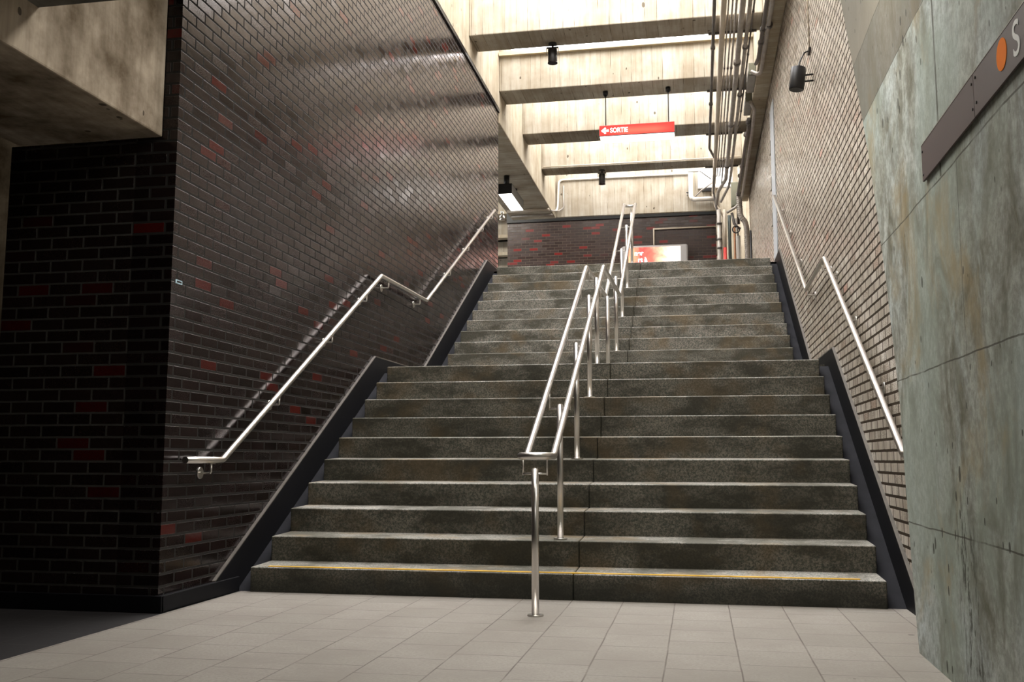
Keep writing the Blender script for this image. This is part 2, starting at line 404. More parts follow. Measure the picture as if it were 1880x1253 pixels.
def sortie_mat():
    t = NT('red_backlit_panel'); v, (x, y, z) = t.pos()
    cx = t.math('ABSOLUTE', t.math('ADD', x, .05))
    a = t.ramp(cx, [(.22, 1), (.5, 0)]); b = t.ramp(t.math('ABSOLUTE', t.math('SUBTRACT', z, 5.655)), [(.01, 1), (.08, 0)])
    k = t.math('MULTIPLY', a, b)
    col = t.mix(k, (.85, .018, .012), (1.0, .17, .09))
    return t.out((.5, .02, .02), .35, emi=col, es=.95)
M['sortie'] = sortie_mat()

def ad_mat():
    t = NT('backlit_poster'); v, (x, y, z) = t.pos()
    n = t.noise(v, 2.6, 4, .6, 1.0)
    s1 = t.ramp(t.math('ADD', x, t.math('MULTIPLY', t.math('SUBTRACT', n, .5), .55)), [(-.78, (.75, .05, .03)), (-.55, (1, .35, .22)), (-.35, (.72, .03, .03)), (-.15, (1.0, .28, .15)), (.05, (1, .75, .5)), (.2, (1, 1, .95))])
    # ramp positions must be 0..1: remap x first
    return t, s1
def ad_mat2():
    t = NT('backlit_poster'); v, (x, y, z) = t.pos()
    n = t.noise(v, 2.6, 4, .6, 1.0)
    q = t.math('ADD', t.math('DIVIDE', t.math('ADD', x, .95), 1.5), t.math('MULTIPLY', t.math('SUBTRACT', n, .5), .4))
    col = t.ramp(q, [(.02, (.8, .12, .05)), (.13, (1, .6, .3)), (.3, (.72, .035, .03)), (.45, (.95, .16, .1)), (.6, (1, .72, .45)), (.75, (1, 1, .93))])
    return t.out((.3, .1, .1), .3, emi=col, es=1.35)
M['ad'] = ad_mat2()

# ------------------------------------------------------------------ the setting
def struct(name, mb, mat, label=None, **kw):
    o = mb.build(name, mat, **kw); o['kind'] = 'structure'
    if label: o['label'] = label
    return o

XL, XR = -2.15, 1.82
h = .165; d = .295; h0 = .0146; sl = .0096
LZ = 10*h - h0                         # landing edge 1.6354
yl = 9*d                               # landing edge y 2.655
yu = yl + 1.8676                       # first upper riser
hu, du = .1682, .303
zl2 = LZ + .0057
TZ = zl2 + 11*hu; yt = yu + 10*du      # top landing

mb = MB(); mb.box((-2.1, -9, -.2), (1.95, .1, 0))
struct('floor', mb, M['floor'])
mb = MB(); mb.box((-8, -9, -.2), (-2.1, 6, -.002)); struct('floor_left', mb, M['slate'])
mb = MB(); mb.box((-8, yt+.3, TZ-.3), (4, 20, TZ)); struct('floor_upper', mb, M['slate'])

mb = MB(); mb.box((XL-.25, -.86, -.2), (XL, 8.2, 2.62)); mb.box((XL-.09, -.86, 2.62), (XL, 8.2, 6.0)); struct('wall_left', mb, M['brick_dark'])
mb = MB(); mb.box((-3.2, -.86, -.2), (XL-.25, -.66, 2.62))
mb.box((-3.2, -.66, -.2), (-3.0, 2.5, 2.62))
struct('wall_front', mb, M['brick_front'])
mb = MB(); mb.box((XR, -3, -.2), (XR+.25, 14.35, 7.4)); struct('wall_right', mb, M['brick_sheen'])
mb = MB(); mb.box((-3.745, 17.2, TZ-.1), (1.225, 17.5, 6.50)); struct('wall_far', mb, M['brick_far'])
mb = MB(); mb.box((-3.76, 17.15, 6.5), (1.225, 17.55, 7.4)); struct('trim_1', mb, M['black_band'])
# enclosure out of view
mb = MB(); mb.box((-8.2, -9.2, -.2), (4, -9, 4)); struct('wall_back', mb, M['ceiling'])
mb = MB(); mb.box((-8.2, -9, -.2), (-8, 6, 4)); mb.box((-8, 5.8, -.2), (-2.4, 6, 4)); struct('wall_concourse', mb, M['ceiling'])
mb = MB(); mb.box((-8.2, -9.2, 3.95), (4, -.3, 4.2)); mb.box((-8.2, -.3, 3.95), (XL-.2, 8.3, 4.2)); struct('ceiling', mb, M['ceiling'])
mb = MB(); mb.box((XL-.3, -.5, 4.2), (2.1, -.3, 7.9)); struct('wall_shaft', mb, M['girder'])
mb = MB(); mb.box((-8.2, 14.6, 7.4), (4, 21, 7.7)); mb.box((-8.2, 3.5, 7.4), (-2.9, 14.6, 7.7)); struct('ceiling_upper', mb, M['ceiling'])
mb = MB(); mb.box((-8.2, 19.8, TZ-.2), (4, 20, 7.5)); mb.box((-8.2, 3.5, 4.2), (-8, 20, 7.5)); mb.box((3.8, 13, TZ-.2), (4, 20, 7.5)); mb.box((-8, 3.5, 4.2), (-2.4, 3.7, 7.5))
struct('wall_upper', mb, M['girder'])
mb = MB(); mb.box((1.26, 15.3, TZ-.1), (2.6, 15.5, 7.4)); struct('wall_recess', mb, M['girder'])

# concrete slab wall on the right, its far edge sweeping away with height
prof = [(-9, 0), (-1.263, 0), (-1.227, .138), (-1.185, .4), (-1.148, .632), (-1.093, 1.067), (-1.0, 1.36), (-.901, 1.651), (-.754, 2.006), (-.611, 2.328), (-.408, 2.692), (-.167, 3.1), (.123, 3.564), (.42, 3.95), (-9, 3.95)]
mb = MB(); mb.prism(prof, 'x', 1.6, XR-.002); struct('wall_slab', mb, M['slab'])
# tall concrete column far left
mb = MB(); mb.box((-4.6, .6, -.1), (-3.55, 1.6, 3.95)); struct('wall_column', mb, M['old_beam'])

# weathered beams overhead at the left
o = MB().box((-3.15, -9, 2.62), (-2.24, -.862, 3.45)).build('concrete_beam', M['old_beam'], bevel=.01)
tag(o, 'weathered concrete beam running overhead to the dark brick corner', 'beam')
o = MB().box((-8, -2.6, 2.875), (-1.2, -1.95, 3.949)).build('concrete_beam', M['dark_concrete'], bevel=.01)
tag(o, 'concrete cross beam whose edge shows in the top left corner, in front of the overhead beam', 'beam')

# longitudinal girders
o = MB().box((-3.06, 8.2, 5.82), (-2.13, 14.2, 7.39)).build('concrete_girder', M['girder'], bevel=.015)
mm = MB().box((-2.6, -.3, 6.03), (-2.13, 8.2, 7.39)).build('girder_upstand', M['girder'], o)
tag(o, 'pale board-marked concrete girder above the dark brick wall, carrying the left ends of the beams', 'girder')
o = MB().box((1.60, -.3, 6.1), (1.818, 14.59, 7.39)).build('concrete_girder', M['girder'], bevel=.012)
tag(o, 'brown concrete edge girder along the top of the right brick wall', 'girder')

# cross beams
BG = 'concrete roof beams across the stairwell'
labs = ['pale board-marked concrete roof beam nearest the camera, with a black spotlight under it',
        'pale concrete roof beam from which the red exit sign hangs',
        'pale concrete roof beam just behind the red exit sign',
        'farthest small concrete roof beam, with a thin conduit along its lower edge']
for i, (y0, y1) in enumerate(((6.17, 6.70), (8.16, 8.74), (10.17, 10.755), (12.23, 12.68))):
    o = MB().box((-2.13, y0, 6.3), (1.60, y1, 7.3)).build('concrete_beam', M['beam'], bevel=.012)
    tag(o, labs[i], 'beam', BG)
for y0 in (3.1,):  # unseen beam, placed to limit skylight on the nearest visible beam
    o = MB().box((-2.13, y0, 6.3), (1.60, y0+.55, 7.3)).build('concrete_beam', M['beam'], bevel=.012)
    tag(o, 'unseen concrete roof beam placed above the lower flight to cut the skylight', 'beam', BG)
o = MB().box((-2.13, 14.15, 5.83), (1.235, 14.22, 7.39)).build('concrete_header', M['beam'], bevel=.01)
tag(o, 'deep pale concrete header beam above the far dark brick wall', 'beam')

# ribbed concrete wall seen past the brick wall end
t_ = thing('ribbed_concrete_wall', 'pale concrete wall with three dark ledges left of the far brick wall', 'wall', (-4.6, 18, TZ))
for z0, z1, yy in ((TZ, 5.88, 18.35), (5.88, 6.28, 18.2), (6.28, 6.79, 18.0)):
    MB().box((-5.6, yy, z0+.0), (-3.745, yy+.6, z1)).build('ledge', M['beam'], t_)
for z1, yy in ((5.88, 17.95), (6.28, 17.75), (6.80, 17.4)):
    MB().box((-5.6, yy, z1), (-3.745, yy+.7, z1+.08)).build('ledge', M['girder'], t_)
MB().box((-5.6, 17.4, 6.88), (-3.745, 18.6, 7.4)).build('ledge', M['beam'], t_)

# black capping along the top of the left brick wall
mb = MB(); mb.box((XL-.27, -.66, 5.985), (XL+.02, 8.22, 6.04)); o = struct('trim_2', mb, M['black'])
mb = MB(); mb.box((XL-.26, 8.2, -.1), (XL-.0, 8.215, 5.985)); 
for k in range(9): mb.disc((XL+.018, .8+k*.88, 6.012), (1, 0, 0), .012, .006, 10)
struct('trim_3', mb, M['black'])

# baseboards
mb = MB(); mb.box((XL, -.88, 0), (XL+.035, .03, .088)); struct('baseboard_left', mb, M['plate'], bevel=.004)
mb = MB(); mb.box((-3.22, -.885, -.01), (XL+.035, -.86, .088)); struct('baseboard_front', mb, M['plate'], bevel=.004)

# ------------------------------------------------------------------ stairs
XA, XB = -2.034, 1.70
def flight(name, label, y0, zb, n, hh, dd, tail, first=0.0):
    T = thing(name, label, 'stairs', (0, y0, zb))
    for i in range(n):
        zt = zb + (i+1)*hh - (h0 if first else 0)
        ya = y0 + i*dd
        yb = ya + dd + .03 if i < n-1 else ya + tail
        zk = zt + (sl*(yb-ya)/dd if i < n-1 else .0057)
        zbot = zb if i == 0 else zt - hh - .0
        st = MB()
        st.prism([(ya+.004, zbot-.02), (ya, zt-.0), (yb, zk), (yb, zbot-.02)], 'x', XA, -.0315)
        st.prism([(ya+.004, zbot-.02), (ya, zt-.0), (yb, zk), (yb, zbot-.02)], 'x', -.0285, XB)
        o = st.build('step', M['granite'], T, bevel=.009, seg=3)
        if i == 0 and first:
            MB().box((-1.925, ya+.014, zt-.002), (1.564, ya+.05, zt+.0045)).build('nosing_strip', M['yellow'], o)
    return T
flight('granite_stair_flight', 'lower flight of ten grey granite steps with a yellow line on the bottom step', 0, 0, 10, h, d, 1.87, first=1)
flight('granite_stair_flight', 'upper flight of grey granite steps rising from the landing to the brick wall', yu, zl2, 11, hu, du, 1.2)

# side gutters beside the steps, and black skirtings on the walls
def gut(y0, z0, y1, z1, xa, xb, name, label):
    k = (z1-z0)/(y1-y0)
    o = MB().prism([(y0, z0), (y1, z1), (y1+.25, z1), (y1+.25, z0-.1), (y0, z0-.1)], 'x', xa, xb).build(name, M['gutter'])
    return tag(o, label, 'gutter')
for sx, xa, xb, side in ((-1, -2.131, XA-.001, 'left'), (1, XB+.001, 1.80, 'right')):
    gut(.02, .0, 2.885, 1.598, xa, xb, 'stair_gutter', 'sloping dark slate gutter at the %s end of the lower steps' % side)
    gut(yu+.02, zl2, yu+10*du+.25, zl2+10*hu+.13, xa, xb, 'stair_gutter', 'sloping dark slate gutter at the %s end of the upper steps' % side)
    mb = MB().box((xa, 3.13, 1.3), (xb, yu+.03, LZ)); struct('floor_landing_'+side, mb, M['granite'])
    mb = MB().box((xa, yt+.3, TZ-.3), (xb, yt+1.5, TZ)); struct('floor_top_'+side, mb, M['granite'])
    # skirting plates (stringers)
    W = XL if sx < 0 else XR
    face = -2.13 if sx < 0 else 1.80
    low = [(-.36, .088), (-.26, .088), (2.622, 1.722), (2.66, 1.722), (4.18, 1.726), (7.38, 3.555), (9.2, 3.555), (9.2, 3.3), (7.6, 3.3), (4.6, 1.5), (2.9, 1.5), (.1, -.05), (-.02, .0)]
    low = [(-.262, .086), (2.622, 1.722), (4.17, 1.726), (7.378, 3.558), (8.19, 3.558), (8.19, 3.2), (7.4, 3.2), (4.5, 1.45), (3.0, 1.45), (.2, -.1), (.0, -.1), (.0, .086)]
    if sx > 0: low[0] = (-.41, 0); low[-3:] = [(.2, -.1), (.0, -.1), (-.41, -.1)]
    nm = 'baseboard_stair_%s' % side
    o = struct(nm, MB().prism(low, 'x', W, face), M['plate'])
    # lighter worn top edge
    cap = MB()
    for a, b in (((-.262, .086), (2.622, 1.722)), ((2.622, 1.722), (4.17, 1.726)), ((4.17, 1.726), (7.378, 3.558)), ((7.378, 3.558), (8.19, 3.558))):
        cap.prism([a, b, (b[0], b[1]+.009), (a[0], a[1]+.009)], 'x', W, face+(.001 if sx < 0 else -.001))
    cap.build('skirting_cap', M['cap'], o)['kind'] = 'structure'

# ------------------------------------------------------------------ handrails
RR = .0195
def arc(p0, p1, p2, r, n=6):
    """round the corner p1"""
    p0, p1, p2 = map(Vector, (p0, p1, p2)); a = p1+(p0-p1).normalized()*r; b = p1+(p2-p1).normalized()*r
    return [tuple((1-t)**2*a+2*t*(1-t)*p1+t*t*b) for t in [i/n for i in range(n+1)]]
def railpath(P, r=.02):
    out = [P[0]]
    for i in range(1, len(P)-1): out += arc(P[i-1], P[i], P[i+1], r)
    return out+[P[-1]]

def zat(P, y):
    for (a, b) in zip(P, P[1:]):
        if a[1] <= y <= b[1]: return a[2]+(b[2]-a[2])*(y-a[1])/(b[1]-a[1])
    return P[-1][2]
def wall_rail(x, wall, P, ys, label):
    T = thing('wall_handrail', label, 'handrail', (x, P[0][1], P[0][2]))
    P = [(x, a, b) for _, a, b in P]
    MB().tube(railpath(P), RR, 18).build('rail', M['steel'], T)
    s = 1 if wall < x else -1
    for y in ys:
        z = zat(P, y); b = MB()
        zc = z-.075
        b.disc((wall, y, zc), (s, 0, 0), .034, .006)
        b.tube(railpath([(wall+s*.006, y, zc), (x, y, zc), (x, y, z-RR+.002)], .012), .0065, 10)
        b.box((x-.012, y-.03, z-RR-.004), (x+.012, y+.03, z-RR+.003)) if abs(zat(P, y+.03)-z) < .002 else b.disc((x, y, z-RR-.004), (0, 0, 1), .012, .005)
        b.build('bracket', M['steel'], T)
wall_rail(-2.08, XL, [(0, -.758, .806), (0, -.326, .806), (0, 2.587, 2.454), (0, 4.097, 2.468), (0, 7.62, 4.335)],
          (-.459, .46, 1.411, 2.2, 2.80, 3.85, 5.10, 6.02, 6.85, 7.45), 'stainless handrail climbing the dark brick wall at the left')
wall_rail(1.75, XR, [(0, -.70, .84), (0, -.345, .84), (0, 2.488, 2.455), (0, 3.9, 2.43), (0, 7.25, 4.25)],
          (-.5, .5, 1.45, 2.3, 2.62, 3.78, 4.9, 5.9, 6.8), 'stainless handrail on the brick wall at the right')

T = thing('centre_handrail', 'free-standing double stainless handrail on posts down the middle of the stairs', 'handrail', (-.154, 0, 0))
xa, xb = -.229, -.079; xm = -.154; rr = .075
P = [(-.42, .829), (2.645, 2.478), (4.48, 2.53), (7.45, 4.285)]
left = [(xa, a, b) for a, b in P]; right = [(xb, a, b) for a, b in P]
loop = []
for k in range(13):
    a = PI*k/12; loop.append((xm+rr*math.cos(a), -.60-rr*math.sin(a), .829))
toploop = []
for k in range(9):
    a = PI*k/8; toploop.append((xm-rr*math.cos(a), 7.50+rr*math.sin(a), 4.287))
rl = railpath([(xa, -.60, .829)]+left, .02)[:-1]; rrr = railpath([(xb, -.60, .829)]+right, .02)[:-1]
path = loop[:-1] + rl + [(xa, 7.44, 4.279)] + toploop + [(xb, 7.44, 4.279)] + rrr[::-1][:-1]
# loop starts at xb side and ends at xa side
MB().tube(path, RR, 18, closed=True).build('rail', M['steel'], T)
posts = [(-.592, 0, .765)]
for i in (2, 5, 8): posts.append(((i-1)*d+.081, i*h-h0+.003, i*h-h0+.843))
posts += [(2.774, LZ, 2.408), (3.837, LZ+.003, 2.418)]
for i in (2, 5, 8): posts.append((yu+(i-1)*du+.081, zl2+i*hu+.003, zl2+i*hu+.835))
posts.append((7.77, TZ, 4.25))
for y, z0, z1 in posts:
    b = MB(); b.cyl((xm, y, z0), (xm, y, z1-.004), .0195, 20); b.cyl((xm, y, z1-.004), (xm, y, z1), .016, 20)
    b.disc((xm, y, z0), (0, 0, 1), .042, .007)
    o = b.build('post', M['steel'], T)
    zr = (.829 if y < -.42 else zat(left, y) if y < 7.45 else 4.287)
    bb = MB(); zc = z1-.03; yr = min(y, 7.5)
    w_ = rr if y < 7.5 else rr
    bb.tube([(xa+.01, y, zc), (xb-.01, y, zc)], .0055, 10)
    for xx in (xa+.01, xb-.01):
        if y < 7.5: bb.tube([(xx, y, zc-.008), (xx, y, zr-RR+.004)], .0042, 8)
    if y > 7.5: bb = MB(); bb.tube([(xm, y, z1), (xm, 7.57, 4.27)], .008, 8)
    bb.build('rail_support', M['steel'], o)

# ------------------------------------------------------------------ roof fittings
def text_mesh(name, s, size, mat, parent, M4, ext=.002, bold=0.0):
    cu = bpy.data.curves.new(name, 'FONT'); cu.body = s; cu.size = size; cu.extrude = ext; cu.offset = bold
    tmp = bpy.data.objects.new(name+'_tmp', cu); COL.objects.link(tmp)
    dg = bpy.context.evaluated_depsgraph_get(); dg.update()
    me = bpy.data.meshes.new_from_object(tmp.evaluated_get(dg))
    bpy.data.objects.remove(tmp); bpy.data.curves.remove(cu)
    me.transform(M4); me.materials.clear(); me.materials.append(mat)
    o = bpy.data.objects.new(name, me); COL.objects.link(o)
    if parent: o.parent = parent; o.matrix_parent_inverse = Matrix.Translation(-parent.location)
    return o

T = thing('exit_sign', 'red backlit exit sign reading SORTIE hung from a roof beam', 'sign', (-.1, 8.55, 6.3))
MB().box((-.652, 8.40, 5.592), (.457, 8.70, 5.752)).build('sign_case', M['box_grey'], T, bevel=.004)
MB().box((-.648, 8.394, 5.596), (.453, 8.402, 5.748)).build('sign_face', M['sortie'], T)
MB().box((-.645, 8.405, 5.574), (.450, 8.695, 5.5915)).build('lower_diffuser', M['sortie_under'], T, bevel=.006)
MB().box((-.655, 8.391, 5.586), (.460, 8.403, 5.5955)).build('edge_strip', M['black'], T)
text_mesh('lettering', 'SORTIE', .102, M['sortie_text'], T, Matrix.Translation((-.49, 8.392, 5.636)) @ Matrix.Rotation(PI/2, 4, 'X') @ Matrix.Diagonal((.80, 1, 1, 1)), bold=.0012)
mb = MB(); c = (-.565, 5.669)
mb.prism([(c[0]-.06, c[1]), (c[0], c[1]+.05), (c[0]+.018, c[1]+.036), (c[0]-.004, c[1]+.016), (c[0]+.055, c[1]+.016), (c[0]+.055, c[1]-.016), (c[0]-.004, c[1]-.016), (c[0]+.018, c[1]-.036), (c[0], c[1]-.05)], 'y', 8.389, 8.395)
mb.build('arrow', M['sortie_text'], T)
for x in (-.558, .371):
    b = MB(); b.cyl((x, 8.45, 5.74), (x, 8.45, 6.3), .008, 10); b.build('hanger_rod', M['black'], T)
    b = MB(); b.tube([(x, 8.45, 6.22), (x, 8.45, 6.24)], .02, 14); b.disc((x, 8.45, 6.24), (0, 0, 1), .038, .06, 16); b.build('ceiling_cup', M['black'], T)

# fluorescent strip high between the first two beams
T = thing('fluorescent_strip', 'long white fluorescent strip glowing between two roof beams', 'light', (-.4, 8.1, 6.9))
MB().box((-2.12, 8.085, 6.83), (1.59, 8.158, 6.885)).build('mounting_rail', M['batten'], T)
MB().tube([(-1.93, 8.10, 6.915), (1.2, 8.10, 6.93)], .011, 12).build('tube', M['tube_light'], T)

def spot(x, y, z, label, rx=0):
    T = thing('spotlight', label, 'light', (x, y, z), 'black cylinder spotlights')
    b = MB(); b.disc((x, y, z), (0, 0, -1), .055, .02, 20); b.cyl((x, y, z-.02), (x, y, z-.06), .012, 10)
    b.box((x-.075, y-.02, z-.065), (x+.075, y+.02, z-.055)); b.box((x-.08, y-.02, z-.16), (x-.074, y+.02, z-.055)); b.box((x+.074, y-.02, z-.16), (x+.08, y+.02, z-.055))
    b.build('bracket', M['black'], T)
    b = MB(); b.cyl((x, y, z-.08), (x, y, z-.27), .062, 28); b.build('housing', M['black'], T, bevel=.006)
    MB().tube([(x, y, z-.268), (x, y, z-.276)], .066, 28).build('rim', M['lens'], T)
    MB().tube([(x+.02, y, z-.08), (x+.03, y+.04, z-.05), (x+.0, y+.07, z-.02), (x, y+.06, z)], .005, 8).build('cable', M['black'], T)
spot(-1.09, 6.60, 6.3, 'black cylinder spotlight under the nearest roof beam')
spot(-1.0, 12.5, 6.3, 'small black cylinder spotlight under the farthest roof beam')

# wall spotlight on the right brick wall
T = thing('spotlight', 'black cylinder spotlight on an arm from the right brick wall', 'light', (1.8, 3.3, 4.3))
C0 = Vector((1.674, 3.3, 4.311)); ax = Vector((.13, .0, 1)).normalized()
MB().cyl(C0-ax*.105, C0+ax*.105, .069, 28).build('housing', M['black'], T, bevel=.006)
MB().tube([C0-ax*.1, C0-ax*.108], .060, 28).build('lens', M['lens'], T)
b = MB()
for dz in (.03, -.03): b.tube([C0+Vector((.04, 0, dz)), (XR-.004, 3.3, C0.z+dz+.005)], .009, 8)
b.build('bracket', M['black'], T)
b = MB(); p1 = Vector((1.76, 3.45, 4.62)); b.tube([C0+ax*.1, C0+ax*.1+Vector((.01, .03, .06)), p1, (XR, 3.5, 4.66)], .007, 8)
b.box((XR-.02, 3.42, 4.635), (XR, 3.56, 4.66)); b.build('cable', M['black'], T)
MB().tube([(XR-.006, 3.5, 4.66), (XR-.006, 3.55, 6.1)], .007, 8).build('conduit', M['pipe_cream'], T)

# box lamp under the left girder
T = thing('box_lamp', 'grey box lamp with a glowing underside below the concrete girder', 'light', (-2.55, 11.3, 5.82))
x0, x1, y0, y1 = -2.675, -2.432, 10.80, 11.97
b = MB().box((x0, y0, 5.456), (x1, y1, 5.64)); b.build('housing', [M['black']], T, bevel=.004)
MB().box((x0+.006, y0+.006, 5.448), (x1-.006, y1-.006, 5.458)).build('diffuser', M['diffuser'], T)
b = MB(); b.cyl((-2.55, 10.93, 5.64), (-2.55, 10.93, 5.82), .05, 14); b.build('hanger', M['black'], T)
b = MB(); b.cyl((-2.55, 11.8, 5.64), (-2.55, 11.8, 5.82), .03, 14); b.build('hanger', M['black'], T)

# glow of the lamp itself
area('box_lamp_light', (-2.55, 11.38, 5.43), (.22, 1.1), 12, (1, .96, .88))

o = MB(); o.tube([(-3.3, 14.3, 5.86), (-3.3, 14.3, 5.95)], .06, 14); o.disc((-3.3, 14.3, 5.95), (0, 0, 1), .03, .1, 12)
o = o.build('sprinkler_head', M['steel']); tag(o, 'small metal dome fitting beside the box lamp', 'fitting')

# ------------------------------------------------------------------ pipes at the right of the roof
PZ = 6.2
def pipe(name, pts, r, mat, label, cat='pipe', group=None, couplings=(), n=12, cmat=None, bend=.06):
    T = thing(name, label, cat, pts[0], group)
    MB().tube(railpath(pts, bend) if len(pts) > 2 else pts, r, n).build('run', mat, T)
    for y in couplings:
        x, z = pts[0][0], pts[0][2]
        MB().tube([(x, y-.03, z), (x, y+.03, z)], r*1.45, n).build('coupling', cmat or M['pipe_dark'], T)
    return T
YS = .3
PG = 'conduits running side by side under the roof beams'
pipe('conduit', [(1.0, YS, PZ), (1.0, 11.2, PZ), (1.1, 11.8, PZ), (1.11, 14.0, PZ-.03), (1.2, 14.03, 5.6), (1.24, 14.03, 5.5), (1.24, 14.03, TZ)], .022, M['pipe_dark'], 'dark conduit, leftmost of those under the roof beams', group=PG, couplings=(6.9, 9.0))
pipe('water_pipe', [(1.11, YS, PZ), (1.11, 14.1, PZ), (1.15, 14.1, 5.9), (1.31, 14.05, 5.7), (1.315, 14.05, 4.99)], .036, M['pipe_cream'], 'thick cream painted pipe along the roof, then down to the upper floor', group=PG)
for x, r, lab, yend in ((1.165, .010, 'thin conduit just right of the thick cream pipe', 12.9), (1.212, .011, 'thin conduit, second to the right of the thick cream pipe', 12.9), (1.258, .014, 'thin conduit just left of the thick grey pipe', 13.6)):
    pipe('conduit', [(x, YS, PZ-.01), (x, yend, PZ-.01), (x-.03, yend+.15, PZ+.02)], r, M['pipe_grey'], lab, group=PG, couplings=(7.6, 11.9))
pipe('conduit', [(1.333, YS, PZ), (1.333, 13.2, PZ), (1.20, 13.9, PZ-.05), (1.16, 14.0, 5.9)], .036, M['pipe_grey'], 'thick grey conduit in the middle of the roof pipes', group=PG, couplings=(7.45, 10.0, 12.3))
pipe('conduit', [(1.418, YS, PZ), (1.418, 13.0, PZ), (1.40, 13.5, PZ-.05), (1.25, 13.95, 5.95)], .026, M['pipe_grey'], 'grey conduit right of the thick grey pipe', group=PG, couplings=(6.95, 8.7))
pipe('conduit', [(1.466, YS, PZ), (1.466, 10.0, PZ), (1.43, 10.3, PZ)], .012, M['pipe_dark'], 'thin dark conduit that stops beside the junction boxes', group=PG, couplings=(5.9, 7.2, 9.4))
pipe('conduit', [(1.585, YS, 6.05), (1.585, 7.0, 6.05), (1.57, 7.3, 6.1)], .025, M['pipe_dark'], 'dark conduit leading to the near junction box', group=PG, couplings=(6.1, 6.5))
pipe('conduit', [(1.66, YS, 6.05), (1.645, 7.5, 6.05), (1.60, 7.62, 6.08), (1.53, 7.66, 6.14)], .026, M['pipe_grey'], 'pinkish grey conduit hooking into the near junction box', group=PG, couplings=(6.0,))
pipe('conduit', [(1.58, 9.45, 6.08), (1.60, 9.9, 6.06), (1.585, 10.4, 6.06), (1.58, 14.0, 6.05), (1.59, 14.05, 5.5)], .028, M['pipe_dark'], 'dark conduit running on from the far junction box', group=PG, couplings=(9.6, 12.0))
pipe('conduit', [(1.57, 8.7, 6.08), (1.645, 9.0, 6.06), (1.66, 10.0, 6.05), (1.66, 13.9, 6.0), (1.55, 13.9, 5.82), (1.36, 13.95, 5.72)], .026, M['pipe_grey'], 'pale grey conduit curving out of the far junction box', group=PG, couplings=(10.2, 12.6))

def jbox(a, b, label, name='junction_box', mat='box_grey'):
    T = thing(name, label, 'box', ((a[0]+b[0])/2, a[1], b[2]), )
    MB().box(a, b).build('case', M[mat], T, bevel=.006)
    MB().box((a[0]+.008, a[1]+.01, a[2]-.006), (b[0]-.008, b[1]-.01, a[2])).build('cover', M[mat], T)
    MB().box((a[0]+.006, a[1]-.008, a[2]+.006), (b[0]-.006, a[1]+.001, b[2]-.006)).build('end_plate', M['box_green'], T)
jbox((1.495, 7.74, 6.12), (1.598, 8.42, 6.298), 'grey junction box under the beam that carries the exit sign')
jbox((1.50, 8.76, 6.11), (1.598, 9.37, 6.27), 'grey junction box hanging just behind the first junction box')

# strut channels that carry the pipes under each beam
for i, (y, lab) in enumerate(((6.65, 'nearest roof beam'), (8.68, 'second roof beam'), (10.70, 'third roof beam'), (12.62, 'farthest small roof beam'))):
    o = MB().box((.94, y-.012, 6.27), (1.55, y+.012, 6.299)).build('pipe_support_channel', M['pipe_dark'])
    tag(o, 'dark steel channel holding the pipes under the %s' % lab, 'bracket', 'pipe support channels under the roof beams')

# thin conduits along the last beam and header
pipe('conduit', [(1.58, 12.2, 6.33), (-2.09, 12.2, 6.33)], .013, M['pipe_cream'], 'thin pale conduit along the lower edge of the farthest small beam', n=8)
pipe('conduit', [(.62, 14.12, 6.62), (-2.06, 14.12, 6.62), (-2.09, 14.12, 6.0), (-2.11, 14.0, 5.93)], .022, M['pipe_white'], 'white painted pipe along the top of the header beam and down its left side', bend=.1)
pipe('conduit', [(-1.96, 14.13, 6.5), (-1.96, 14.13, 6.02), (-2.05, 14.1, 5.96), (-2.12, 13.45, 5.80)], .014, M['pipe_grey'], 'thin grey drop pipe at the left end of the header beam', bend=.05)
pipe('conduit', [(-2.14, 13.3, 5.79), (-3.0, 13.3, 5.79)], .028, M['pipe_cream'], 'cream pipe crossing under the girder behind the box lamp')
pipe('conduit', [(-2.14, 13.75, 5.795), (-3.0, 13.75, 5.795)], .02, M['pipe_grey'], 'thinner grey pipe crossing under the girder behind the box lamp')
pipe('drain_pipe', [(.66, 14.05, 6.62), (.66, 14.05, 6.10), (.70, 14.05, 6.05), (1.2, 14.05, 6.05)], .045, M['pipe_white'], 'white pipe turning the corner beside the bright opening in the header', bend=.05)
T = thing('wall_valve', 'small grey valve at the elbow of the white pipe', 'valve', (.59, 14.05, 6.17))
b = MB(); b.cyl((.6, 14.08, 6.14), (.6, 14.08, 6.2), .025, 12); b.build('body', M['pipe_grey'], T)
b = MB(); b.cyl((.57, 14.05, 6.2), (.63, 14.05, 6.2), .012, 10); b.build('handle', M['black'], T)
# bright opening and its braces
T = thing('backlit_panel', 'bright white panel on the header behind the pipes', 'panel', (.97, 14.14, 6.3))
MB().box((.80, 14.10, 6.285), (1.50, 14.148, 6.70)).build('frame', M['frame_grey'], T)
MB().box((.815, 14.092, 6.31), (1.485, 14.101, 6.69)).build('panel', M['window_glow'], T)
MB().box((.88, 14.07, 6.225), (1.08, 14.14, 6.285)).build('bracket', M['black'], T)
T = thing('pipe_brace', 'pair of slanting struts crossing in front of the bright panel', 'bracket', (.9, 13.9, 6.3))
MB().tube([(.62, 13.6, 6.5), (.85, 13.6, 6.5), (1.06, 13.6, 6.33)], .011, 8).build('strut', M['pipe_dark'], T)
MB().tube([(.75, 14.0, 6.1), (.88, 13.9, 6.2), (1.10, 13.8, 6.32)], .016, 8).build('strut', M['pipe_grey'], T)

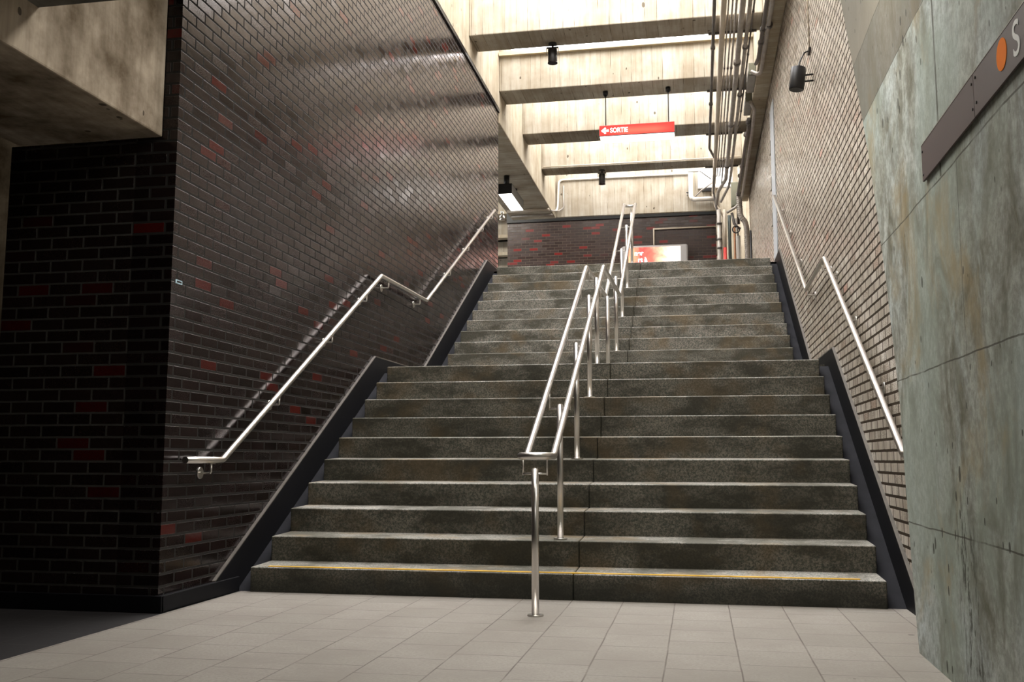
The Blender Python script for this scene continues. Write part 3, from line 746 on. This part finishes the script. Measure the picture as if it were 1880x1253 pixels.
# vertical pipe group going down to the upper floor
VG = 'upright pipes at the head of the stairs'
YV = 14.0
T = pipe('riser_pipe', [(1.205, YV, 5.80), (1.21, YV, TZ)], .042, M['pipe_grey'], 'dull grey upright pipe beside the end of the far brick wall', group=VG)
for z in (5.5, 5.18, 5.0): MB().tube([(1.208, YV, z), (1.208, YV, z+.035)], .056, 14).build('coupling', M['pipe_dark'], T)
T = pipe('riser_pipe', [(1.318, YV, 5.8), (1.31, YV, 4.97)], .034, M['pipe_cream'], 'pinkish cream upright pipe with a red lower end', group=VG)
MB().tube([(1.31, YV, 5.02), (1.31, YV, TZ)], .036, 14).build('painted_end', M['red_paint'], T)
pipe('riser_pipe', [(1.41, YV+.1, 5.7), (1.41, YV+.1, TZ)], .034, M['pipe_green'], 'dark green upright pipe right of the red-ended pipe', group=VG)
pipe('riser_pipe', [(1.505, YV, 5.45), (1.50, YV, TZ)], .022, M['pipe_brown'], 'rusty brown upright pipe among the risers', group=VG)
pipe('riser_pipe', [(1.575, YV+.1, 5.27), (1.575, YV+.1, TZ)], .045, M['pipe_white'], 'short white upright pipe left of the corrugated duct', group=VG)
T = thing('valve_assembly', 'black valve wheel and elbow above the short white pipe', 'valve', (1.53, 13.95, 5.4))
MB().tube([(1.53+.07*math.cos(a), 13.9, 5.36+.07*math.sin(a)) for a in [2*PI*k/16 for k in range(16)]], .012, 8, closed=True).build('hand_wheel', M['black'], T)
MB().tube([(1.46, 13.98, 5.72), (1.50, 13.98, 5.5), (1.56, 13.98, 5.42), (1.62, 13.98, 5.38)], .028, 12).build('elbow', M['pipe_dark'], T)
MB().tube([(1.53, 13.98, 5.6), (1.57, 13.98, 5.25)], .02, 10).build('stem', M['pipe_grey'], T)
# corrugated duct
T = thing('flexible_duct', 'fat grey corrugated duct bending down beside the right wall', 'duct', (1.7, 13.95, 5.6))
pth = railpath([(1.60, 13.9, 6.1), (1.62, 13.9, 5.62), (1.72, 13.9, 5.5), (1.745, 13.95, 5.3), (1.74, 13.95, TZ)], .07)
fine = []
for a, b_ in zip(pth, pth[1:]):
    a, b_ = Vector(a), Vector(b_); k = max(1, int((b_-a).length/.02))
    fine += [a.lerp(b_, i/k) for i in range(k)]
bm_ = MB()
bm_.tube(fine+[Vector(pth[-1])], .052, 14)
for i in range(0, len(fine), 2):
    if i+1 < len(fine): bm_.tube([fine[i], fine[i]+(fine[i+1]-fine[i]).normalized()*.01], .059, 14)
bm_.build('hose', M['pipe_grey'], T)
o = MB().cyl((1.80, 13.7, TZ), (1.80, 13.7, 5.28), .018, 10).build('riser_pipe', M['black']); tag(o, 'thin black upright rod against the right wall corner', 'pipe', VG)
T = thing('equipment_cabinet', 'grey-green metal cabinet behind the bend of the pipes', 'box', (1.53, 13.9, 6.1))
MB().box((1.455, 14.02, 5.86), (1.60, 14.14, 6.37)).build('case', M['box_green'], T, bevel=.01)
MB().box((1.47, 14.012, 5.88), (1.585, 14.021, 6.35)).build('door', M['box_green'], T)

# ------------------------------------------------------------------ far wall fittings
T = thing('advertising_lightbox', 'grey-framed backlit poster box low on the far brick wall', 'sign', (-.2, 17.1, 5.0))
mb = MB(); w0, w1, z0, z1 = -.98, .56, 4.6, 5.80
mb.box((w0, 17.05, z0), (w1, 17.195, z1)); mb.build('frame', M['frame_grey'], T, bevel=.05, seg=4)
MB().box((w0+.12, 17.035, z0+.1), (w1-.17, 17.052, z1-.055)).build('poster', M['ad'], T)
text_mesh('lettering', 'ner', .15, M['sortie_text'], T, Matrix.Translation((-.68, 17.03, 5.56)) @ Matrix.Rotation(PI/2, 4, 'X'), bold=.006)
text_mesh('lettering', 'rt \u00e0', .15, M['sortie_text'], T, Matrix.Translation((-.60, 17.03, 5.40)) @ Matrix.Rotation(PI/2, 4, 'X'), bold=.006)
o = MB().tube([(-.225, 17.17, 5.80), (-.225, 17.17, 6.205), (1.215, 17.17, 6.205)], .021, 10).build('conduit', M['pipe_cream']); tag(o, 'cream conduit running up from the poster box and right along the far wall', 'pipe')
o = MB(); 
for z0_, z1_ in ((6.28, 6.0), (5.85, 5.55), (5.5, 5.2)): o.tube([(1.245, 17.17, z0_), (1.245, 17.17, z1_)], .03, 10)
o.tube([(1.245, 17.19, 6.4), (1.245, 17.19, TZ)], .012, 8)
o = o.build('conduit', M['pipe_cream']); tag(o, 'cream upright conduit at the right edge of the far brick wall', 'pipe')

# trunking on the right wall
T = thing('wall_trunking', 'blue-grey vertical strip on the right brick wall beside the top of the stairs', 'trunking', (1.81, 7.95, TZ))
MB().box((1.806, 7.72, TZ), (XR, 8.28, 5.75)).build('strip', M['trunk'], T, bevel=.003)
for z in (5.25, 4.72, 4.2): MB().box((1.795, 8.30, z-.09), (XR, 8.42, z+.09)).build('clip', M['pipe_grey'], T)

# ------------------------------------------------------------------ station name sign and small marks
T = thing('station_sign', 'long dark brown wall sign with an orange disc and white lettering', 'sign', (1.58, -2.5, 1.95))
MB().box((1.586, -2.552, 1.892), (1.594, -1.808, 2.036)).build('blank_panel', M['sign_brown'], T, bevel=.001)
MB().box((1.586, -4.3, 1.892), (1.594, -2.555, 2.036)).build('name_panel', M['sign_brown'], T, bevel=.001)
MB().box((1.585, -4.3, 2.035), (1.595, -1.807, 2.0385)).build('top_edge', M['sign_edge'], T)
for y in (-1.95, -2.7, -3.5): MB().box((1.594, y-.03, 1.93), (1.6, y+.03, 2.0)).build('standoff', M['black'], T)
for y, z in ((-2.535, 2.008), (-2.535, 1.925), (-2.58, 2.014), (-2.58, 1.932), (-1.826, 2.008), (-1.826, 1.915)):
    MB().disc((1.586, y, z), (-1, 0, 0), .0048, .003, 10).build('bolt', M['black'], T)
MB().tube([(1.5862, -2.853, 1.9755), (1.5845, -2.853, 1.9755)], .047, 40).build('orange_disc', M['orange'], T)
Rm = Matrix(((0, 0, -1, 0), (-1, 0, 0, 0), (0, 1, 0, 0), (0, 0, 0, 1)))
text_mesh('lettering', 'S', .143, M['white_paint'], T, Matrix.Translation((1.5855, -2.952, 1.9195)) @ Rm, ext=.001, bold=.0005)

T = thing('wall_sticker', 'tiny blue and white sticker at the corner of the dark brick wall', 'sticker', (XL, -.78, 1.8))
MB().box((XL, -.817, 1.789), (XL+.002, -.745, 1.811)).build('backing', M['sticker_b'], T)
MB().box((XL+.002, -.803, 1.795), (XL+.003, -.755, 1.805)).build('print', M['black'], T)
